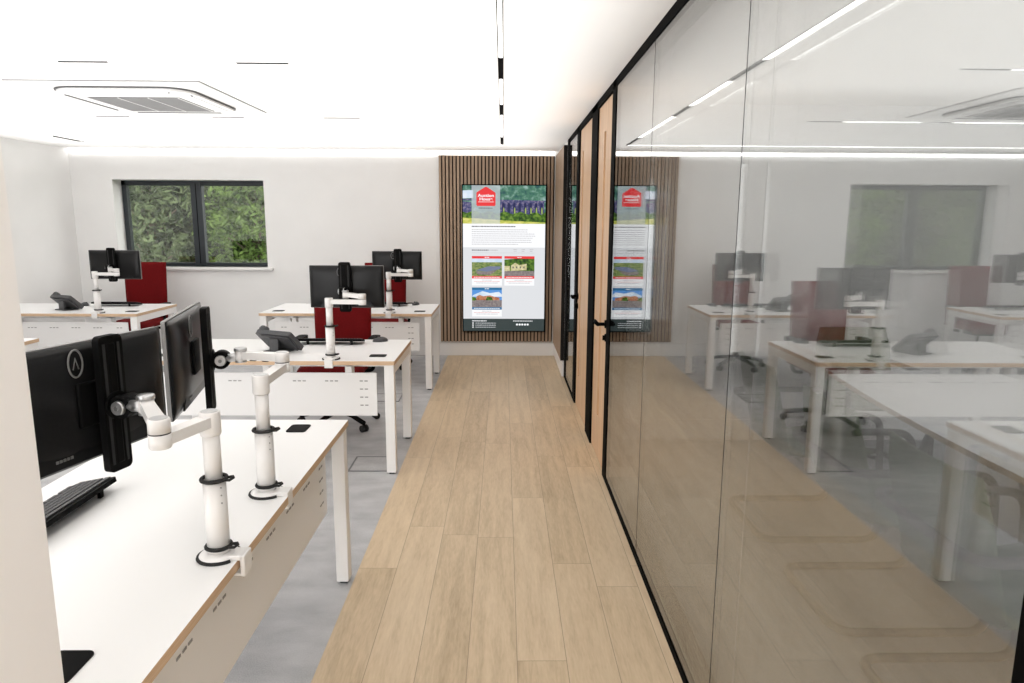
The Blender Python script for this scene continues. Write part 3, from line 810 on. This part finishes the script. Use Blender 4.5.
def mouse_mesh(root):
    b = MB()
    prof = []
    n, mm = 16, 8
    rings = []
    for i in range(mm+1):
        a = (i/mm)*PI/2; rr = math.cos(a); z = .030*math.sin(a)
        if i == mm: rings.append([b.bm.verts.new((0, .004, z+.004))]); break
        rings.append([b.bm.verts.new((.031*rr*math.cos(t)*(1+.08*math.sin(t)), .055*rr*math.sin(t)+.004*(i/mm), z+.004)) for t in [2*PI*k/n for k in range(n)]])
    fs = []
    for A, B in zip(rings, rings[1:]):
        for k in range(n):
            if len(B) == 1: fs.append(b.bm.faces.new((A[k], A[(k+1)%n], B[0])))
            else: fs.append(b.bm.faces.new((A[k], A[(k+1)%n], B[(k+1)%n], B[k])))
    b._mark(fs, DGREY, True)
    base = [b.bm.verts.new((v.co.x, v.co.y, 0)) for v in rings[0]]
    b._mark([b.bm.faces.new((base[k], base[(k+1)%n], rings[0][(k+1)%n], rings[0][k])) for k in range(n)] + [b.bm.faces.new(base[::-1])], DGREY)
    b.build('body', root)
    b = MB(); b.cyl((-.004, -.026, .030), (.004, -.026, .030), .008, RUBBER, n=12); b.build('scroll_wheel', root)
def phone_mesh(root):
    """display faces +y and up; back of the wedge towards -y"""
    M = Matrix.Translation((0, .01, .070)) @ Matrix.Rotation(R(-43), 4, 'X') @ Matrix.Rotation(PI, 4, 'Z')
    b = MB(); b.prism(rrect(-.115, .115, -.078, .076, .012), -.014, .014, DGREY, M=M)
    b.prism(rrect(-.100, .085, -.070, .062, .01), -.024, -.014, DGREY, M=M)
    b.build('body', root)
    b = MB(); b.box(-.03, .03, -.045, -.030, .001, .085, DGREY, .004); b.box(-.06, .06, -.06, .06, .001, .009, DGREY, .003)
    b.build('stand', root)
    b = MB(); b.prism(rrect(.062, .112, -.082, .078, .020), .014, .030, DGREY, M=M)
    for yy in (.052, -.056): b.lathe((0, 0, 0), [(0, .012), (.026, .012), (.029, .030), (.024, .044), (0, .048)], DGREY, 20); bmesh.ops.transform(b.bm, matrix=M @ Matrix.Translation((.087, yy, 0)), verts=b.bm.verts[-(20*3+2):])
    b.build('handset', root)
    b = MB(); b.box(-.10, .045, .020, .066, .0135, .016, SCREEN, M=M)
    b.build('phone_display', root)
    b = MB()
    for i in range(4):
        for j in range(3): b.box(-.09+j*.032, -.070+j*.032, -.062+i*.02, -.048+i*.02, .014, .018, RUBBER, .001, M=M)
    b.build('keypad', root)
kb = thing('keyboard', 'black keyboard on the second-row desk in front of the red chair', 'keyboard', (-1.20, 4.74, DT+.001), 0, 'black keyboards')
kb_mesh(kb)
dup(kb, (-1.20, 6.95, DT+.001), 0, 'black keyboard on the farthest corridor-side desk')
dup(kb, (-3.86, 6.87, DT+.001), 0, 'black keyboard on the far left desk')
dup(kb, (-1.285, 1.86, DT+.001), PI/2, 'black keyboard on the nearest desk under the big monitor')
mo = thing('mouse', 'dark mouse on the second-row desk right of the keyboard', 'mouse', (-.875, 4.83, DT), R(-70), 'dark computer mice')
mouse_mesh(mo)
dup(mo, (-.90, 7.03, DT), R(-20), 'dark mouse on the farthest corridor-side desk')
dup(mo, (-4.17, 6.86, DT), R(60), 'dark mouse on the far left desk beside the phone')
ph = thing('desk_phone', 'dark grey desk phone on the second-row desk left of the monitor arm', 'desk phone', (-1.465, 4.43, DT), R(-24), 'dark grey desk phones')
phone_mesh(ph); ph.scale = (1.22, 1.1, 1.1)
dup(ph, (-1.455, 6.64, DT), R(-24), 'dark grey desk phone on the farthest corridor-side desk, behind a monitor')
dup(ph, (-4.15, 6.53, DT), R(-24), 'dark grey desk phone on the far left desk beside the pilaster')

# ================================================================== OFFICE CHAIRS
def chair_mesh(root):
    """sitter faces -y (towards the desk); back panel at +y"""
    b = MB()
    def back(u, v):
        x = (u-.5)*(.46 - .02*(1-v)); z = .50+v*.62
        return Vector((x, .235+.03*v - .025*(1-(2*u-1)**2)*.5*(-1), z)), Vector((0, 1, 0))
    b.grid(back, 16, 20, .05, RED); b.build('backrest', root)
    b = MB()
    def seat(u, v):
        x = (u-.5)*.49; y = -.26+v*.48
        return Vector((x, y, .475-.035*max(0, (.2-v)/.2)**2+.008*math.sin(u*PI))), Vector((0, 0, 1))
    b.grid(seat, 14, 14, .075, RED); b.build('seat', root)
    for s in (-1, 1):
        b = MB()
        b.tube([(s*.20, .02, .425), (s*.275, .02, .43), (s*.285, .03, .52), (s*.285, .03, .66)], .014, BLACK, n=8, fillet=.04)
        b.prism(rrect(s*.285-.035, s*.285+.035, -.13, .13, .03), .66, .69, BLACK, M=Matrix.Translation((0, .02, .0)))
        b.build('armrest', root)
    b = MB(); b.box(-.10, .10, -.11, .11, .385, .437, BLACK, .01)
    b.tube([(0, .05, .40), (0, .27, .42), (0, .285, .62)], .024, BLACK, n=8, fillet=.06); b.build('mechanism', root)
    b = MB(); b.cyl((0, 0, .10), (0, 0, .27), .028, BLACK).cyl((0, 0, .27), (0, 0, .39), .016, CHROME)
    b.build('gas_lift', root)
    for k in range(5):
        a = R(90+72*k+14); c, s = math.cos(a), math.sin(a)
        b = MB(); b.tube([(c*.02, s*.02, .115), (c*.17, s*.17, .10), (c*.305, s*.305, .068)], .019, BLACK, n=8)
        sp = b.build('base_spoke', root)
        b = MB(); tx_, ty_ = -s, c
        for q in (-.016, .016):
            cx_, cy_ = c*.305+tx_*q, s*.305+ty_*q
            b.cyl((cx_-tx_*.009, cy_-ty_*.009, .027), (cx_+tx_*.009, cy_+ty_*.009, .027), .027, RUBBER, n=16)
        b.cyl((c*.305, s*.305, .03), (c*.305, s*.305, .07), .010, BLACK, n=10); b.build('caster', sp)
ch = thing('office_chair', 'red fabric office chair behind the second-row desk', 'office chair', (-1.285, 5.22, 0), 0, 'red fabric office chairs')
chair_mesh(ch)
dup(ch, (-1.315, 7.44, 0), 0, 'red fabric office chair behind the farthest corridor-side desk')
dup(ch, (-3.95, 7.38, 0), 0, 'red fabric office chair at the far left desk under the window')

# floor boxes in the carpet
def floor_box(x, y, label):
    t = thing('floor_box', label, 'floor box', (x, y, 0), 0, 'floor boxes in the carpet')
    fm = mat('floor_box_trim', (.16, .165, .17), .5)
    b = MB()
    for x0, x1, y0, y1 in ((-.13, .13, -.14, -.13), (-.13, .13, .13, .14), (-.13, -.12, -.13, .13), (.12, .13, -.13, .13)): b.box(x0, x1, y0, y1, 0, .004, fm)
    b.build('trim_ring', t)
    MB().box(-.119, .119, -.129, .129, 0, .0025, CARPET).build('lid', t)
floor_box(-.86, 4.32, 'square floor box set in the carpet before the second-row desk')
floor_box(-1.05, 6.05, 'square floor box in the carpet between the second and farthest desks')

# ================================================================== MEETING ROOM
tb = thing('meeting_table', 'long white boat-shaped meeting table with birch edge behind the glass', 'meeting table', (2.36, 2.2, 0))
pts = []
Lh = 1.70
for i in range(17):
    y = -Lh+2*Lh*i/16; pts.append((.46+.14*(1-(y/Lh)**2), y))
for i in range(17):
    y = Lh-2*Lh*i/16; pts.append((-.46-.14*(1-(y/Lh)**2), y))
b = MB(); b.prism(pts, .705, .73, WHITE, side=PLY); b.build('table_top', tb)
for yy in (-1.1, 1.1):
    for s in (-1, 1):
        b = MB(); b.tube([(s*.14, yy, .70), (s*.40, yy+.0, .012)], .022, CHROME, n=4); b.build('leg', tb)
b = MB(); b.box(-.03, .03, -1.1, 1.1, .66, .704, CHROME)
for yy in (-1.1, 1.1): b.box(-.2, .2, yy-.03, yy+.03, .685, .704, CHROME)
b.build('under_frame', tb)
def cant_mesh(root):
    """cantilever chair facing +y; closed tubular frame"""
    b = MB(); W = .262
    path = [(-W, -.29, .014), (W, -.29, .014), (W, .29, .014), (W, .25, .655), (W, -.30, .66), (-W, -.30, .66), (-W, .25, .655), (-W, .29, .014)]
    b.tube(path, .0165, CHROME, n=10, closed=True, fillet=.085, seg=7); b.build('tube_frame', root)
    b = MB()
    def shell(u, v):
        x = (u-.5)*.50
        if v < .45:
            t = v/.45; y = .24-t*.44; z = .455-.025*math.sin(t*PI)
            nn = Vector((0, 0, 1))
        else:
            t = (v-.45)/.55; y = -.20-.075*t-.03*math.sin(t*PI/2); z = .455+.43*t
            nn = Vector((0, 1, .15)).normalized()
        if .38 < v < .52: nn = Vector((0, .7, .7)).normalized()
        cur = .03*((2*u-1)**2)
        return Vector((x*(1-.12*max(0, v-.85)/.15), y+(cur if v > .45 else 0), z+(cur*.3 if v <= .45 else 0))), nn
    b.grid(shell, 14, 30, .035, GREEN); b.build('seat_shell', root)
    b = MB()
    for s in (-1, 1): b.tube([(s*.15, .15, .435), (s*W, .262, .44)], .009, CHROME, n=6); b.tube([(s*.15, -.15, .42), (s*.15, .15, .435)], .009, CHROME, n=6)
    b.build('seat_bracket', root)
def place(x, y, rz, label, first=[None]):
    if first[0] is None:
        t = thing('cantilever_chair', label, 'meeting chair', (x, y, 0), rz, 'grey-green cantilever chairs round the meeting table')
        cant_mesh(t); first[0] = t
    else: dup(first[0], (x, y, 0), rz, label)
place(1.585, 1.99, -PI/2, 'grey-green cantilever chair nearest the camera behind the glass')
place(1.585, 2.67, -PI/2, 'grey-green cantilever chair behind the glass, second from the camera')
place(1.585, 3.46, -PI/2, 'grey-green cantilever chair behind the glass at the far end of the table side')
place(2.36, 4.28, PI, 'grey-green cantilever chair at the head of the meeting table')

# ================================================================== TREES OUTSIDE THE WINDOW
def leaf_mat(name, c1, c2):
    m = mat(name, c1, .7, spec=.2); N, L, p = nt(m)
    tc = N.new('ShaderNodeTexCoord'); nz = N.new('ShaderNodeTexNoise'); nz.inputs['Scale'].default_value = 3.5; nz.inputs['Detail'].default_value = 5
    L.new(tc.outputs['Object'], nz.inputs[0]); cr = N.new('ShaderNodeValToRGB'); e = cr.color_ramp.elements
    e[0].position = .40; e[1].position = .60; e[0].color = (*c1, 1); e[1].color = (*c2, 1)
    L.new(nz.outputs[0], cr.inputs[0]); L.new(cr.outputs[0], p.inputs['Base Color'])
    return m
LA = leaf_mat('leaf_grey_green', (.016, .028, .012), (.11, .145, .065))
LB = leaf_mat('leaf_bright_green', (.016, .036, .008), (.135, .21, .05))
LC = leaf_mat('leaf_dark_green', (.010, .018, .006), (.035, .055, .02))
BARK = noisy('bark', (.10, .075, .06), (.17, .13, .10), 12, .9)
def tree(label, x, y, rx, ry, z0, z1, nclump, lm, sd):
    rnd = random.Random(sd)
    t = thing('tree', label, 'tree', (x, y, -.5), 0)
    b = MB()
    b.tube([(0, 0, 0), (.05, .05, 1.2), (-.05, 0, 2.6), (0, .05, z1)], .09, BARK, n=8)
    cl = []
    for k in range(nclump):
        cx_, cy_, cz_ = rnd.uniform(-rx, rx), rnd.uniform(-ry, ry), rnd.uniform(z0, z1)
        cl.append((cx_, cy_, cz_))
        if k % 3 == 0: b.tube([(0, 0, max(.3, cz_-.5)), (cx_*.5, cy_*.5, cz_-.15), (cx_, cy_, cz_)], .012, BARK, n=5)
    b.build('trunk', t)
    b = MB(); fs = []
    for (cx_, cy_, cz_) in cl:
        for q in range(60):
            p = Vector((cx_+rnd.gauss(0, .20), cy_+rnd.gauss(0, .16), cz_+rnd.gauss(0, .10)))
            s = rnd.uniform(.035, .08)
            d = Vector((rnd.gauss(0, 1), rnd.gauss(0, .6), rnd.gauss(-.6, .6))).normalized()
            w_ = d.cross(Vector((rnd.gauss(0, .5), -1, rnd.gauss(.3, .5)))).normalized()*s*.30
            vs = [b.bm.verts.new(p-d*s), b.bm.verts.new(p+w_), b.bm.verts.new(p+d*s), b.bm.verts.new(p-w_)]
            fs.append(b.bm.faces.new(vs))
    b._mark(fs, lm); 
    b.build('foliage', t)
tree('grey-green leafy tree outside the left window pane', -5.1, 10.2, .55, .4, 1.0, 3.5, 170, LA, 1)
tree('bright green drooping tree outside the right window pane', -3.65, 10.3, .45, .4, 1.0, 3.5, 150, LB, 2)
tree('dark tree standing farthest left beyond the window', -6.5, 12.2, .9, .5, .8, 4.0, 230, LC, 3)
tree('dark tree standing behind the two nearer trees', -4.2, 12.3, .9, .5, .8, 4.0, 230, LC, 4)
GRASS = noisy('outdoor_grass', (.04, .07, .02), (.08, .13, .04), 6, .9)
struct(MB().box(-14, 10, YB+.4, 16, -.6, -.5, GRASS).build('ground'))
HEDGE = noisy('hedge_leaf', (.008, .016, .005), (.028, .045, .016), 14, .9)
b = MB(); rnd = random.Random(9); fs = []
for k in range(5200):
    p = Vector((rnd.uniform(-9.5, -.5), 13.9+rnd.gauss(0, .22), rnd.uniform(-.5, 4.4))); s = rnd.uniform(.09, .18)
    d = Vector((rnd.gauss(0, 1), rnd.gauss(0, .4), rnd.gauss(0, 1))).normalized(); w_ = d.cross(Vector((rnd.gauss(0, .4), -1, rnd.gauss(0, .4)))).normalized()*s*.5
    fs.append(b.bm.faces.new([b.bm.verts.new(p-d*s), b.bm.verts.new(p+w_), b.bm.verts.new(p+d*s), b.bm.verts.new(p-w_)]))
b._mark(fs, HEDGE)
b.box(-9.5, -.5, 14.2, 14.5, -.5, 4.4, HEDGE)
tag(b.build('hedge'), 'tall dark hedge closing the view far beyond the window', 'hedge')
